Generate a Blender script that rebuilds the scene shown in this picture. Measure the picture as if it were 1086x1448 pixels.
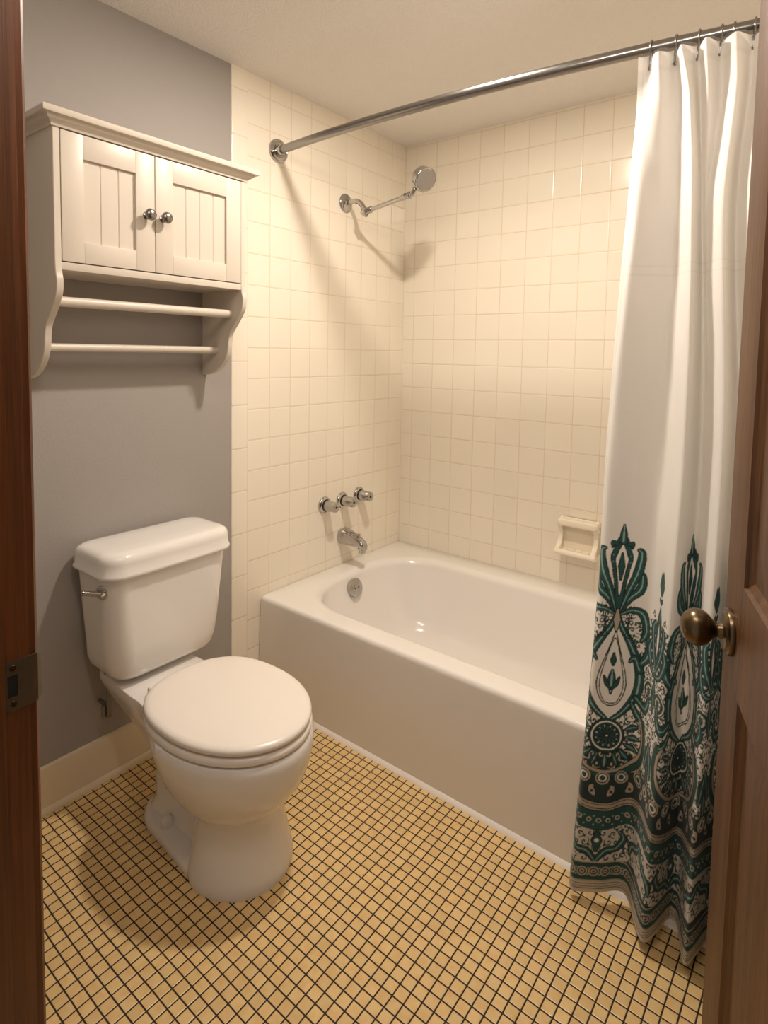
import bpy, bmesh, math
import numpy as np
from mathutils import Vector, Matrix

for o in list(bpy.data.objects):
    bpy.data.objects.remove(o, do_unlink=True)
SC = bpy.context.scene
COL = SC.collection

# ------------------------------------------------------------------ camera
CAM = Vector((1.66522, -2.26042, 1.27089))
cd = bpy.data.cameras.new('camera')
co = bpy.data.objects.new('camera', cd)
COL.objects.link(co)
right = Vector((0.78732531, 0.61629709, 0.01722679))
down = Vector((0.0554125, -0.04290662, -0.99754122))
fwd = Vector((-0.6140426, 0.78634402, -0.06793203))
M = Matrix((right, -down, -fwd)).transposed().to_4x4()
M.translation = CAM
co.matrix_world = M
cd.sensor_fit = 'AUTO'
cd.sensor_width = 36.0
cd.lens = 837.93 / 1448 * 36.0
cd.shift_y = -(724 - 555.15) / 1448
cd.clip_start = 0.02
SC.camera = co

# ------------------------------------------------------------------ world, lights, exposure
SC.view_settings.view_transform = 'Standard'
SC.view_settings.look = 'None'
SC.view_settings.exposure = 0.48
SC.view_settings.gamma = 1.0
SC.view_settings.use_curve_mapping = False
W = bpy.data.worlds.new('hallway_ambient')
SC.world = W
W.use_nodes = True
W.node_tree.nodes['Background'].inputs[0].default_value = (1.0, 0.89, 0.78, 1)
W.node_tree.nodes['Background'].inputs[1].default_value = 0.25
LAMP = Vector((0.82, -0.96, 2.2148))
ld = bpy.data.lights.new('recessed_bulb', 'AREA')
ld.shape = 'DISK'
ld.size = 0.105
ld.energy = 12.5
ld.color = (1.0, 0.885, 0.765)
lo = bpy.data.objects.new('recessed_bulb', ld)
COL.objects.link(lo)
lo.location = LAMP + Vector((0, 0, -0.008))
# two fill lights added above the doorway to brighten curtain and walls
for i, (px, py, pz, e) in enumerate(((1.15, -1.90, 2.10, 6.4), (1.50, -1.90, 2.10, 6.4))):
    l2 = bpy.data.lights.new('front_fill', 'POINT')
    l2.energy = e
    l2.color = (1.0, 0.885, 0.765)
    l2.shadow_soft_size = 0.08
    o2 = bpy.data.objects.new('front_fill', l2)
    COL.objects.link(o2)
    o2.location = (px, py, pz)

# ------------------------------------------------------------------ helpers
def s2l(r, g, b):
    f = lambda c: (c / 255 / 12.92) if c / 255 <= 0.04045 else ((c / 255 + 0.055) / 1.055) ** 2.4
    return (f(r), f(g), f(b), 1.0)

def tag(o, label=None, cat=None, group=None, kind=None):
    if label: o['label'] = label
    if cat: o['category'] = cat
    if group: o['group'] = group
    if kind: o['kind'] = kind
    return o

def empty(name, loc=(0, 0, 0)):
    o = bpy.data.objects.new(name, None)
    o.empty_display_size = 0.05
    COL.objects.link(o)
    o.location = loc
    return o

def link(name, bm, mat, parent=None, smooth=35, mats=None):
    bmesh.ops.recalc_face_normals(bm, faces=bm.faces[:])
    me = bpy.data.meshes.new(name)
    root = parent
    while root is not None and root.parent is not None:
        root = root.parent
    if root is not None and root.type == 'EMPTY' and root.get('_local') is None:
        bm.transform(Matrix.Translation(-root.location))
    bm.to_mesh(me)
    bm.free()
    if mat is not None:
        me.materials.append(mat)
    for m in (mats or []):
        me.materials.append(m)
    if smooth:
        me.polygons.foreach_set('use_smooth', [True] * len(me.polygons))
        me.set_sharp_from_angle(angle=math.radians(smooth))
    o = bpy.data.objects.new(name, me)
    COL.objects.link(o)
    if parent is not None:
        o.parent = parent
    return o

def bx(bm, x0, x1, y0, y1, z0, z1, bevel=0.0, seg=2):
    t = bmesh.new()
    bmesh.ops.create_cube(t, size=1)
    t.transform(Matrix.Translation(((x0 + x1) / 2, (y0 + y1) / 2, (z0 + z1) / 2)) @
                Matrix.Diagonal((abs(x1 - x0), abs(y1 - y0), abs(z1 - z0), 1)))
    if bevel > 0:
        bmesh.ops.bevel(t, geom=t.edges[:], offset=bevel, segments=seg, profile=0.6, affect='EDGES')
    merge(bm, t)

def merge(bm, t, mat=None):
    if mat is not None:
        t.transform(mat)
    vm = {v: bm.verts.new(v.co) for v in t.verts}
    for f in t.faces:
        try:
            nf = bm.faces.new([vm[v] for v in f.verts])
            nf.material_index = f.material_index
        except ValueError:
            pass
    t.free()

def rings(bm, rs, cap0=True, cap1=True, closed=True):
    vs = [[bm.verts.new(p) for p in r] for r in rs]
    n = len(rs[0])
    for a, b in zip(vs[:-1], vs[1:]):
        for i in range(n if closed else n - 1):
            j = (i + 1) % n
            bm.faces.new((a[i], a[j], b[j], b[i]))
    if cap0: bm.faces.new(list(reversed(vs[0])))
    if cap1: bm.faces.new(vs[-1])
    return vs

def frame_to(d):
    d = Vector(d).normalized()
    return d.to_track_quat('Z', 'Y').to_matrix().to_4x4()

def lathe(bm, prof, origin, axis, n=32):
    """prof: list of (radius, height along axis)"""
    m = Matrix.Translation(Vector(origin)) @ frame_to(axis)
    rs = []
    for r, h in prof:
        r = max(r, 1e-5)
        rs.append([m @ Vector((r * math.cos(2 * math.pi * i / n), r * math.sin(2 * math.pi * i / n), h)) for i in range(n)])
    rings(bm, rs)

def tube(bm, pts, rad, n=20, caps=True):
    pts = [Vector(p) for p in pts]
    rs = []
    up = None
    for i, p in enumerate(pts):
        d = (pts[min(i + 1, len(pts) - 1)] - pts[max(i - 1, 0)]).normalized()
        if up is None:
            up = d.orthogonal().normalized()
        up = (up - d * up.dot(d)).normalized()
        s = d.cross(up)
        r = rad[i] if isinstance(rad, (list, tuple)) else rad
        rs.append([p + (up * math.cos(2 * math.pi * k / n) + s * math.sin(2 * math.pi * k / n)) * r for k in range(n)])
    rings(bm, rs, caps, caps)

def crom(P, k=10):
    P = [Vector(p) for p in P]
    out = []
    for i in range(len(P) - 1):
        p0, p1, p2, p3 = P[max(i - 1, 0)], P[i], P[i + 1], P[min(i + 2, len(P) - 1)]
        for j in range(k):
            t = j / k
            out.append(0.5 * ((2 * p1) + (p2 - p0) * t + (2 * p0 - 5 * p1 + 4 * p2 - p3) * t * t + (3 * p1 - p0 - 3 * p2 + p3) * t ** 3))
    out.append(P[-1])
    return out

def rrect(x0, x1, y0, y1, r, n=10, m=6):
    """rounded rectangle, constant point count; r scalar or 4 radii (x1y0, x1y1, x0y1, x0y0)"""
    if not isinstance(r, (list, tuple)): r = (r,) * 4
    pts = []
    cs = [(x1 - r[0], y0 + r[0], -90, r[0]), (x1 - r[1], y1 - r[1], 0, r[1]), (x0 + r[2], y1 - r[2], 90, r[2]), (x0 + r[3], y0 + r[3], 180, r[3])]
    for i, (cx, cy, a0, rr) in enumerate(cs):
        for k in range(n + 1):
            a = math.radians(a0 + 90 * k / n)
            pts.append((cx + rr * math.cos(a), cy + rr * math.sin(a)))
        nx, ny, na, nr = cs[(i + 1) % 4]
        a = math.radians(na)
        q = (nx + nr * math.cos(a), ny + nr * math.sin(a))
        p = pts[-1]
        for k in range(1, m):
            pts.append((p[0] + (q[0] - p[0]) * k / m, p[1] + (q[1] - p[1]) * k / m))
    return pts

# ------------------------------------------------------------------ materials
def nmat(name):
    m = bpy.data.materials.new(name)
    m.use_nodes = True
    nt = m.node_tree
    return m, nt, nt.nodes['Principled BSDF']

def nn(nt, typ, **kw):
    n = nt.nodes.new(typ)
    for k, v in kw.items():
        setattr(n, k, v)
    return n

def math_n(nt, op, a, b=None, c=None):
    n = nn(nt, 'ShaderNodeMath', operation=op)
    for i, v in enumerate((a, b, c)):
        if v is None: continue
        if isinstance(v, (int, float)): n.inputs[i].default_value = v
        else: nt.links.new(v, n.inputs[i])
    return n.outputs[0]

def maprange(nt, v, a, b, c, d, smooth=True):
    n = nn(nt, 'ShaderNodeMapRange', interpolation_type='SMOOTHSTEP' if smooth else 'LINEAR')
    nt.links.new(v, n.inputs[0])
    for i, x in enumerate((a, b, c, d)): n.inputs[i + 1].default_value = x
    return n.outputs[0]

def mixc(nt, f, a, b):
    n = nn(nt, 'ShaderNodeMix', data_type='RGBA')
    if isinstance(f, float): n.inputs[0].default_value = f
    else: nt.links.new(f, n.inputs[0])
    for i, v in ((6, a), (7, b)):
        if isinstance(v, tuple): n.inputs[i].default_value = v
        else: nt.links.new(v, n.inputs[i])
    return n.outputs[2]

def plain(name, col, rough=0.5, metal=0.0, bump=0.0, scale=80.0, coat=0.0, var=0.0, spec=0.5):
    m, nt, b = nmat(name)
    b.inputs['Base Color'].default_value = col
    b.inputs['Roughness'].default_value = rough
    b.inputs['Metallic'].default_value = metal
    b.inputs['Coat Weight'].default_value = coat
    b.inputs['Specular IOR Level'].default_value = spec
    tc = nn(nt, 'ShaderNodeTexCoord')
    nz = nn(nt, 'ShaderNodeTexNoise')
    nt.links.new(tc.outputs['Object'], nz.inputs['Vector'])
    nz.inputs['Scale'].default_value = scale
    nz.inputs['Detail'].default_value = 3
    if bump > 0:
        bp = nn(nt, 'ShaderNodeBump')
        bp.inputs['Strength'].default_value = 1.0
        bp.inputs['Distance'].default_value = bump
        nt.links.new(nz.outputs['Fac'], bp.inputs['Height'])
        nt.links.new(bp.outputs[0], b.inputs['Normal'])
    dk = tuple(c * (1 - var) for c in col[:3]) + (1,)
    nt.links.new(mixc(nt, nz.outputs['Fac'], dk, col), b.inputs['Base Color'])
    return m

def grid(name, axes, pitch, off, tile, grout, gw, rough, depth, edge, var=0.05, tilt=0.0, wob=0.0, row_off=0.0, mottle=None, spec=0.5):
    m, nt, b = nmat(name)
    tc = nn(nt, 'ShaderNodeTexCoord')
    src = tc.outputs['Object']
    if wob > 0:
        nz = nn(nt, 'ShaderNodeTexNoise')
        nz.inputs['Scale'].default_value = 3.0
        nt.links.new(src, nz.inputs['Vector'])
        sub = nn(nt, 'ShaderNodeVectorMath', operation='SUBTRACT')
        nt.links.new(nz.outputs['Color'], sub.inputs[0])
        sub.inputs[1].default_value = (0.5, 0.5, 0.5)
        ml = nn(nt, 'ShaderNodeVectorMath', operation='MULTIPLY_ADD')
        nt.links.new(sub.outputs[0], ml.inputs[0])
        ml.inputs[1].default_value = (wob, wob, 0)
        nt.links.new(src, ml.inputs[2])
        src = ml.outputs[0]
    sp = nn(nt, 'ShaderNodeSeparateXYZ')
    nt.links.new(src, sp.inputs[0])
    fl, fr, ds = [], [], []
    for k in range(2):
        v = math_n(nt, 'DIVIDE', math_n(nt, 'SUBTRACT', sp.outputs[axes[k]], off[k]), pitch[k])
        f = math_n(nt, 'FRACT', v)
        fl.append(math_n(nt, 'FLOOR', v))
        fr.append(f)
        ds.append(math_n(nt, 'MULTIPLY', math_n(nt, 'MINIMUM', f, math_n(nt, 'SUBTRACT', 1.0, f)), pitch[k]))
    d = math_n(nt, 'MINIMUM', ds[0], ds[1])
    mask = maprange(nt, d, gw / 2 - 0.0003, gw / 2 + 0.0005, 0, 1)
    hgt = maprange(nt, d, gw / 2 - 0.0004, gw / 2 + edge, 0, 1)
    cb = nn(nt, 'ShaderNodeCombineXYZ')
    nt.links.new(fl[0], cb.inputs[0]); nt.links.new(fl[1], cb.inputs[1])
    wn = nn(nt, 'ShaderNodeTexWhiteNoise', noise_dimensions='2D')
    nt.links.new(cb.outputs[0], wn.inputs['Vector'])
    dk = tuple(c * (1 - var) for c in tile[:3]) + (1,)
    c = mixc(nt, wn.outputs['Value'], dk, tile)
    if mottle:
        nz2 = nn(nt, 'ShaderNodeTexNoise')
        nz2.inputs['Scale'].default_value = mottle[1]
        nz2.inputs['Detail'].default_value = 4
        nt.links.new(tc.outputs['Object'], nz2.inputs['Vector'])
        c = mixc(nt, maprange(nt, nz2.outputs['Fac'], 0.4, 0.7, 0, mottle[2]), c, mottle[0])
    nt.links.new(mixc(nt, mask, grout, c), b.inputs['Base Color'])
    nt.links.new(maprange(nt, mask, 0, 1, 0.8, rough), b.inputs['Roughness'])
    b.inputs['Specular IOR Level'].default_value = spec
    h = math_n(nt, 'MULTIPLY', hgt, depth)
    if tilt > 0:
        sc = nn(nt, 'ShaderNodeSeparateColor')
        nt.links.new(wn.outputs['Color'], sc.inputs[0])
        for k in range(2):
            s = math_n(nt, 'MULTIPLY', math_n(nt, 'SUBTRACT', sc.outputs[k], 0.5), tilt * pitch[k])
            h = math_n(nt, 'MULTIPLY_ADD', s, fr[k], h)
    bp = nn(nt, 'ShaderNodeBump')
    bp.inputs['Strength'].default_value = 1.0
    bp.inputs['Distance'].default_value = 1.0
    nt.links.new(h, bp.inputs['Height'])
    nt.links.new(bp.outputs[0], b.inputs['Normal'])
    return m

def wood(name, c1, c2, rough=0.4, sx=60.0, sz=2.2, axis=2, coat=0.15):
    m, nt, b = nmat(name)
    tc = nn(nt, 'ShaderNodeTexCoord')
    mp = nn(nt, 'ShaderNodeMapping')
    nt.links.new(tc.outputs['Object'], mp.inputs[0])
    s = [sx, sx, sx]
    s[axis] = sz
    mp.inputs['Scale'].default_value = s
    n1 = nn(nt, 'ShaderNodeTexNoise')
    n1.inputs['Scale'].default_value = 1.0
    n1.inputs['Detail'].default_value = 6
    n1.inputs['Roughness'].default_value = 0.62
    n1.inputs['Distortion'].default_value = 0.5
    nt.links.new(mp.outputs[0], n1.inputs['Vector'])
    n2 = nn(nt, 'ShaderNodeTexNoise')
    n2.inputs['Scale'].default_value = 5.0
    n2.inputs['Detail'].default_value = 3
    nt.links.new(mp.outputs[0], n2.inputs['Vector'])
    f = math_n(nt, 'ADD', math_n(nt, 'MULTIPLY', maprange(nt, n1.outputs['Fac'], 0.32, 0.68, 0, 1), 0.75), math_n(nt, 'MULTIPLY', maprange(nt, n2.outputs['Fac'], 0.35, 0.65, 0, 1), 0.25))
    nt.links.new(mixc(nt, f, c1, c2), b.inputs['Base Color'])
    b.inputs['Roughness'].default_value = rough
    b.inputs['Coat Weight'].default_value = coat
    b.inputs['Coat Roughness'].default_value = 0.3
    bp = nn(nt, 'ShaderNodeBump')
    bp.inputs['Distance'].default_value = 0.0004
    nt.links.new(n2.outputs['Fac'], bp.inputs['Height'])
    nt.links.new(bp.outputs[0], b.inputs['Normal'])
    return m

TILE = s2l(246, 237, 220)
GROUT = s2l(228, 210, 184)
P_ = 0.10954
m_tile_back = grid('cream_wall_tile_back', (0, 2), (P_, P_), (0.0658, 2.206), TILE, GROUT, 0.0022, 0.16, 0.0006, 0.0035, var=0.03, tilt=0.010)
m_tile_left = grid('cream_wall_tile_left', (1, 2), (0.9180 / 9, P_), (0.0, 0.9495), TILE, GROUT, 0.0022, 0.16, 0.0006, 0.0035, var=0.03, tilt=0.010)
m_bull = grid('cream_bullnose_tile', (1, 2), (0.2, 0.1525), (-0.918 - 0.1, 0.62), TILE, GROUT, 0.0022, 0.18, 0.0006, 0.0035, var=0.03, tilt=0.006)
m_paint = plain('grey_wall_paint', s2l(165, 159, 154), 0.62, bump=0.0005, scale=160, var=0.03)
m_ceil = plain('textured_ceiling_paint', s2l(250, 246, 242), 0.9, bump=0.004, scale=190, var=0.06)
m_floor = grid('tan_mosaic_floor', (0, 1), (0.0268, 0.0268), (0.004, -0.868), s2l(230, 198, 140), s2l(40, 28, 18), 0.0029, 0.33, 0.0006, 0.002, var=0.12, tilt=0.02, wob=0.012, mottle=(s2l(212, 162, 92), 45.0, 0.40))
m_base = plain('cream_painted_trim', s2l(232, 216, 190), 0.35, bump=0.0003, scale=40, var=0.03)
m_porc = plain('white_porcelain', s2l(240, 236, 231), 0.12, coat=0.3, var=0.01)
m_tub = plain('white_enamel', s2l(238, 233, 227), 0.14, coat=0.3, var=0.01)
m_caulk = plain('white_caulk', s2l(238, 230, 220), 0.5)
m_seat = plain('white_painted_seat', s2l(242, 234, 225), 0.28, var=0.01)
m_chrome = plain('polished_chrome', (0.50, 0.49, 0.48, 1), 0.08, 1.0)
m_satin = plain('satin_steel', (0.30, 0.29, 0.28, 1), 0.24, 1.0)
m_dark = plain('dark_gap', (0.012, 0.010, 0.009, 1), 0.6)
m_brass = plain('antique_brass', (0.17, 0.12, 0.07, 1), 0.28, 1.0, var=0.15, scale=30)
m_bronze = plain('dull_bronze_plate', (0.21, 0.17, 0.12, 1), 0.5, 1.0, var=0.2, scale=60)
m_cab = plain('cream_cabinet_paint', s2l(216, 206, 192), 0.38, var=0.02, scale=25)
m_soap = plain('cream_ceramic', s2l(246, 235, 215), 0.15, coat=0.3)
m_wood = wood('brown_door_wood', s2l(68, 40, 16), s2l(108, 69, 33), rough=0.5, coat=0.05)
m_jamb = wood('dark_jamb_wood', s2l(82, 46, 21), s2l(116, 68, 34), coat=0.05)
m_hose = plain('braided_steel', (0.30, 0.28, 0.26, 1), 0.4, 1.0, bump=0.002, scale=400)

# ------------------------------------------------------------------ room shell
CEIL = 2.2148
YT = -0.984      # outer edge of the tiled field on the left wall
XR = 1.62        # end wall of the tub alcove
XW = 1.88        # right wall of the room
YF = -1.994      # room face of the front wall
def wallbox(name, b, mat, label):
    bm = bmesh.new()
    bx(bm, *b)
    o = link(name, bm, mat, smooth=0)
    return tag(o, label, 'wall', kind='structure')
wl = wallbox('wall_left', (-0.12, 0.0, -2.11, 0.12, 0.0, CEIL), m_paint, 'grey painted wall behind the toilet with tiled half beside the tub')
bm = bmesh.new(); bx(bm, -0.01, 0.006, -0.918, 0.02, 0.0, CEIL)
link('tile_field', bm, m_tile_left, wl, smooth=0)
bm = bmesh.new()
r = [(-0.01, -0.918), (0.006, -0.918), (0.006, YT + 0.005), (0.0045, YT + 0.0015), (0.001, YT), (-0.01, YT)]
rings(bm, [[(x, y, 0.0) for x, y in r], [(x, y, CEIL) for x, y in r]])
link('bullnose_edge', bm, m_bull, wl, smooth=40)
wallbox('wall_back', (-0.12, XW + 0.12, 0.0, 0.12, 0.0, CEIL), m_tile_back, 'cream tiled wall along the far side of the bathtub')
wr = wallbox('wall_right', (XW, XW + 0.12, -2.11, 0.0, 0.0, CEIL), m_paint, 'grey painted wall hidden behind the open door')
bm = bmesh.new(); bx(bm, XR, XW, YT, 0.0, 0.0, CEIL)
link('tile_field', bm, m_tile_left, wr, smooth=0)
JX0, JX1 = 0.954, 1.792
bm = bmesh.new()
bx(bm, -0.12, JX0 - 0.019, -2.11, YF, 0, CEIL)
bx(bm, JX1 + 0.019, XW + 0.12, -2.11, YF, 0, CEIL)
bx(bm, JX0 - 0.019, JX1 + 0.019, -2.11, YF, 2.07, CEIL)
tag(link('wall_front', bm, m_paint, smooth=0), 'grey wall with the doorway the photo is taken through', 'wall', kind='structure')
wallbox('floor', (-0.12, XW + 0.12, -2.60, 0.12, -0.08, 0.0), m_floor, 'floor of small square tan mosaic tiles with dark grout')
wallbox('ceiling', (-0.12, XW + 0.12, -2.11, 0.12, CEIL, CEIL + 0.08), m_ceil, 'off-white textured ceiling')

# baseboard on the left wall
bm = bmesh.new()
pr = [(0.0, 0.0), (0.020, 0.0), (0.020, 0.004), (0.017, 0.013), (0.0125, 0.018), (0.0115, 0.10), (0.0115, 0.118), (0.009, 0.128), (0.004, 0.131), (0.0, 0.131)]
rings(bm, [[(x, YF, z) for x, z in pr], [(x, YT, z) for x, z in pr]])
tag(link('baseboard_left', bm, m_base, smooth=30), 'cream painted baseboard along the grey wall behind the toilet', 'baseboard', kind='structure')

# door frame: left jamb (with strike plate), right jamb, head
def jamb(name, x, s, label):
    """x = face of the jamb, s = +1 when the opening lies to +x"""
    bm = bmesh.new()
    bx(bm, x - s * 0.019, x, -2.115, YF + 0.001, 0, 2.05, 0.002)
    o = link(name, bm, m_jamb, smooth=30)
    tag(o, label, 'door frame', kind='structure')
    bm = bmesh.new(); bx(bm, x - s * 0.001, x + s * 0.011, -2.062, -2.0215, 0, 2.05, 0.003)
    link('door_stop', bm, m_jamb, o, smooth=30)
    bm = bmesh.new()
    pr = [(x - s * 0.005, YF), (x - s * 0.005, YF + 0.009), (x - s * 0.008, YF + 0.0125), (x - s * 0.018, YF + 0.014), (x - s * 0.045, YF + 0.016), (x - s * 0.058, YF + 0.014), (x - s * 0.060, YF)]
    rings(bm, [[(a, b, 0) for a, b in pr], [(a, b, 2.10) for a, b in pr]])
    link('casing', bm, m_jamb, o, smooth=30)
    return o
jl = jamb('trim_1', JX0, 1, 'dark brown wooden door jamb at the left edge carrying the strike plate')
jr = jamb('trim_2', JX1, -1, 'dark brown wooden door jamb on the hinge side')
bm = bmesh.new()
bx(bm, JX0, JX1, -2.115, YF + 0.001, 2.05, 2.07, 0.001)
tag(link('trim_3', bm, m_jamb, smooth=30), 'dark brown wooden head of the door frame', 'door frame', kind='structure')
# strike plate
def sheet(bm, outline, hole, y2p, th):
    pass
zc, zh = 0.894, 0.0285
bm = bmesh.new()
ya, yb = -2.0205, -1.9965
hy0, hy1, hz0, hz1 = -2.0165, -2.0065, zc - 0.0125, zc + 0.0125
X0, X1 = JX0 - 0.0002, JX0 + 0.0016
for (a, b, c, d) in ((ya, hy0, zc - zh, zc + zh), (hy1, yb, zc - zh, zc + zh), (hy0, hy1, zc - zh, hz0), (hy0, hy1, hz1, zc + zh)):
    bx(bm, X0, X1, a, b, c, d)
lip = [(X1, yb), (X1 + 0.0002, yb + 0.006), (X1 - 0.0008, yb + 0.0115), (X1 - 0.005, yb + 0.0165), (X1 - 0.010, yb + 0.0185)]
lz = [zh, zh, zh - 0.001, zh - 0.004, zh - 0.008]
for k in range(4):
    (a, b), (c, d) = lip[k], lip[k + 1]
    q = [bm.verts.new(v) for v in ((a, b, zc - lz[k]), (c, d, zc - lz[k + 1]), (c, d, zc + lz[k + 1]), (a, b, zc + lz[k]),
                                   (a - 0.0016, b - 0.0006, zc - lz[k]), (c - 0.0016, d - 0.0012, zc - lz[k + 1]), (c - 0.0016, d - 0.0012, zc + lz[k + 1]), (a - 0.0016, b - 0.0006, zc + lz[k]))]
    for f in ((0, 1, 2, 3), (7, 6, 5, 4), (0, 4, 5, 1), (3, 2, 6, 7), (1, 5, 6, 2), (0, 3, 7, 4)):
        bm.faces.new([q[i] for i in f])
sp = link('strike_plate', bm, m_bronze, jl, smooth=40)
sp['label'] = 'dull bronze strike plate'
bm = bmesh.new(); bx(bm, JX0 - 0.0001, JX0 + 0.0006, hy0, hy1, hz0, hz1)
link('latch_hole', bm, m_dark, sp, smooth=0)
for z in (zc - 0.0205, zc + 0.0205):
    bm = bmesh.new(); lathe(bm, [(0, 0), (0.0036, 0), (0.0032, 0.0008), (0.0008, 0.0004), (0, 0.0004)], (X1, -2.0105, z), (1, 0, 0), 16)
    link('screw', bm, m_brass, sp)

# ------------------------------------------------------------------ door leaf (opened inwards about 73 degrees)
door = bpy.data.objects.new('door_1', None)
COL.objects.link(door)
door['_local'] = 1
ang = math.atan2(-0.9537, 0.3007)
door.location = (1.538, -1.240, 0.012)
door.rotation_euler = (0, 0, ang)
tag(door, 'open brown wooden panelled door at the right edge of the photo', 'door', kind='structure')
L, T, H = 0.805, 0.035, 2.025
st, mu = 0.105, 0.20
pw = (L - 2 * st - mu) / 2
cols = [(st, st + pw), (st + pw + mu, L - st)]
rows = [(0.255, 0.795), (0.945, 1.50), (1.60, 1.90)]
bm = bmesh.new()
bx(bm, 0, st, 0, T, 0, H, 0.0015); bx(bm, L - st, L, 0, T, 0, H, 0.0015)
zz = [0] + [v for r in rows for v in r] + [H]
for k in range(0, len(zz), 2):
    bx(bm, st, L - st, 0, T, zz[k], zz[k + 1])
for (a, b) in rows:
    bx(bm, cols[0][1], cols[1][0], 0, T, a, b)
link('door_frame', bm, m_wood, door, smooth=30)
for (c0, c1) in cols:
    for (a, b) in rows:
        bm = bmesh.new()
        for side in (0, 1):
            seq = [(0, 0.0), (0.004, 0.0005), (0.007, 0.005), (0.013, 0.0085), (0.016, 0.011), (0.024, 0.011), (0.060, 0.0055), (0.064, 0.0050)]
            rs = []
            for ins, dep in seq:
                y = dep if side == 0 else T - dep
                rs.append([(c0 + ins, y, a + ins), (c1 - ins, y, a + ins), (c1 - ins, y, b - ins), (c0 + ins, y, b - ins)])
            rings(bm, rs, False, True)
        link('panel', bm, m_wood, door, smooth=25)
ks, kz = 0.052, 0.863
bm = bmesh.new()
lathe(bm, [(0, -0.001), (0.0325, -0.001), (0.0335, 0.003), (0.032, 0.007), (0.028, 0.0085), (0.026, 0.011), (0.016, 0.0125), (0, 0.0125)], (ks, 0, kz), (0, -1, 0), 40)
rose = link('rose', bm, m_brass, door)
rose['label'] = 'antique brass rose behind the knob'
bm = bmesh.new()
pk = [(0, 0.010), (0.0125, 0.010), (0.0118, 0.014), (0.0105, 0.018), (0.0105, 0.021), (0.0130, 0.0235)]
for k in range(1, 15):
    a = math.radians(155 - 155 * k / 14)
    pk.append((max(0.0265 * math.sin(a), 1e-5), 0.0455 + 0.0240 * math.cos(a) * (1.0 if a > math.pi / 2 else 0.92)))
lathe(bm, pk, (ks, 0, kz), (0, -1, 0), 40)
kn = link('door_knob', bm, m_brass, door, smooth=50)
kn['label'] = 'round antique brass knob'
bm = bmesh.new()
lathe(bm, [(0, -0.001), (0.0325, -0.001), (0.0335, 0.003), (0.026, 0.011), (0.012, 0.0125), (0.0105, 0.026), (0.02, 0.032), (0.028, 0.05), (0.02, 0.07), (0, 0.077)], (ks, T, kz), (0, 1, 0), 32)
link('door_knob', bm, m_brass, door, smooth=50)
bm = bmesh.new(); bx(bm, -0.0008, 0.002, 0.006, T - 0.006, kz - 0.028, kz + 0.028, 0.0006)
link('latch_plate', bm, m_brass, door)
for z in (0.2, 1.0, 1.8):
    bm = bmesh.new(); lathe(bm, [(0, -0.045), (0.006, -0.045), (0.006, 0.045), (0, 0.045)], (L + 0.003, -0.004, z), (0, 0, 1), 16)
    link('hinge', bm, m_brass, door)

# ------------------------------------------------------------------ bathtub
tub = empty('bathtub', (0.81, -0.43, 0))
tag(tub, 'white enamelled alcove bathtub with a plain apron below the cream tiles', 'bathtub')
TX0, TX1, TY0, TY1, TZ = 0.0065, 1.618, -0.856, -0.0015, 0.3674
bm = bmesh.new()
def tr(x0, x1, y0, y1, r, z, zl=None):
    return [(x, y, z) for x, y in rrect(x0, x1, y0, y1, r, 12, 10)]
bx0, bx1, by0, by1 = 0.095, 1.50, -0.770, -0.115
seq = [tr(TX0, TX1, TY0 - 0.012, TY1, 0.004, 0.0),
       tr(TX0, TX1, TY0 - 0.012, TY1, 0.004, 0.012),
       tr(TX0, TX1, TY0 - 0.001, TY1, 0.006, TZ - 0.030),
       tr(TX0, TX1, TY0, TY1, 0.008, TZ - 0.016)]
for k in range(1, 7):
    a = math.radians(15 * k)
    i = 0.014 * (1 - math.cos(a)); 
    seq.append(tr(TX0 + i * .4, TX1 - i * .4, TY0 + i, TY1 - i * .3, 0.008 + i * .3, TZ - 0.016 + 0.016 * math.sin(a)))
RR = (0.24, 0.24, 0.25, 0.22)
def inner(i, z, f=0.0):
    # f: extra slope of the back-rest end (right) and the drain end
    return tr(bx0 + i + f * 0.25, bx1 - i - f, by0 + i, by1 - i, tuple(max(r - i * 0.7, 0.07) for r in RR), z)
seq.append(inner(-0.020, TZ - 0.0005))
for k in range(0, 8):
    a = math.radians(90 * k / 7)
    seq.append(inner(-0.016 + 0.030 * math.sin(a) , TZ - 0.0005 - 0.030 * (1 - math.cos(a))))
for dz, i, f in ((0.06, 0.019, 0.01), (0.12, 0.030, 0.045), (0.18, 0.042, 0.085), (0.235, 0.058, 0.125), (0.27, 0.075, 0.15), (0.292, 0.102, 0.17), (0.303, 0.14, 0.19), (0.308, 0.19, 0.21)):
    seq.append(inner(i, TZ - dz, f))
rings(bm, seq, False, True)
link('tub_shell', bm, m_tub, tub, smooth=50)
bm = bmesh.new()
pr = [(TY0 - 0.0125, 0.012), (TY0 - 0.015, 0.011), (TY0 - 0.022, 0.002), (TY0 - 0.023, 0.0), (TY0 - 0.0125, 0.0)]
rings(bm, [[(0.0065, y, z) for y, z in pr], [(1.618, y, z) for y, z in pr]])
link('caulk_bead', bm, m_caulk, tub, smooth=50)
bm = bmesh.new()
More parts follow.
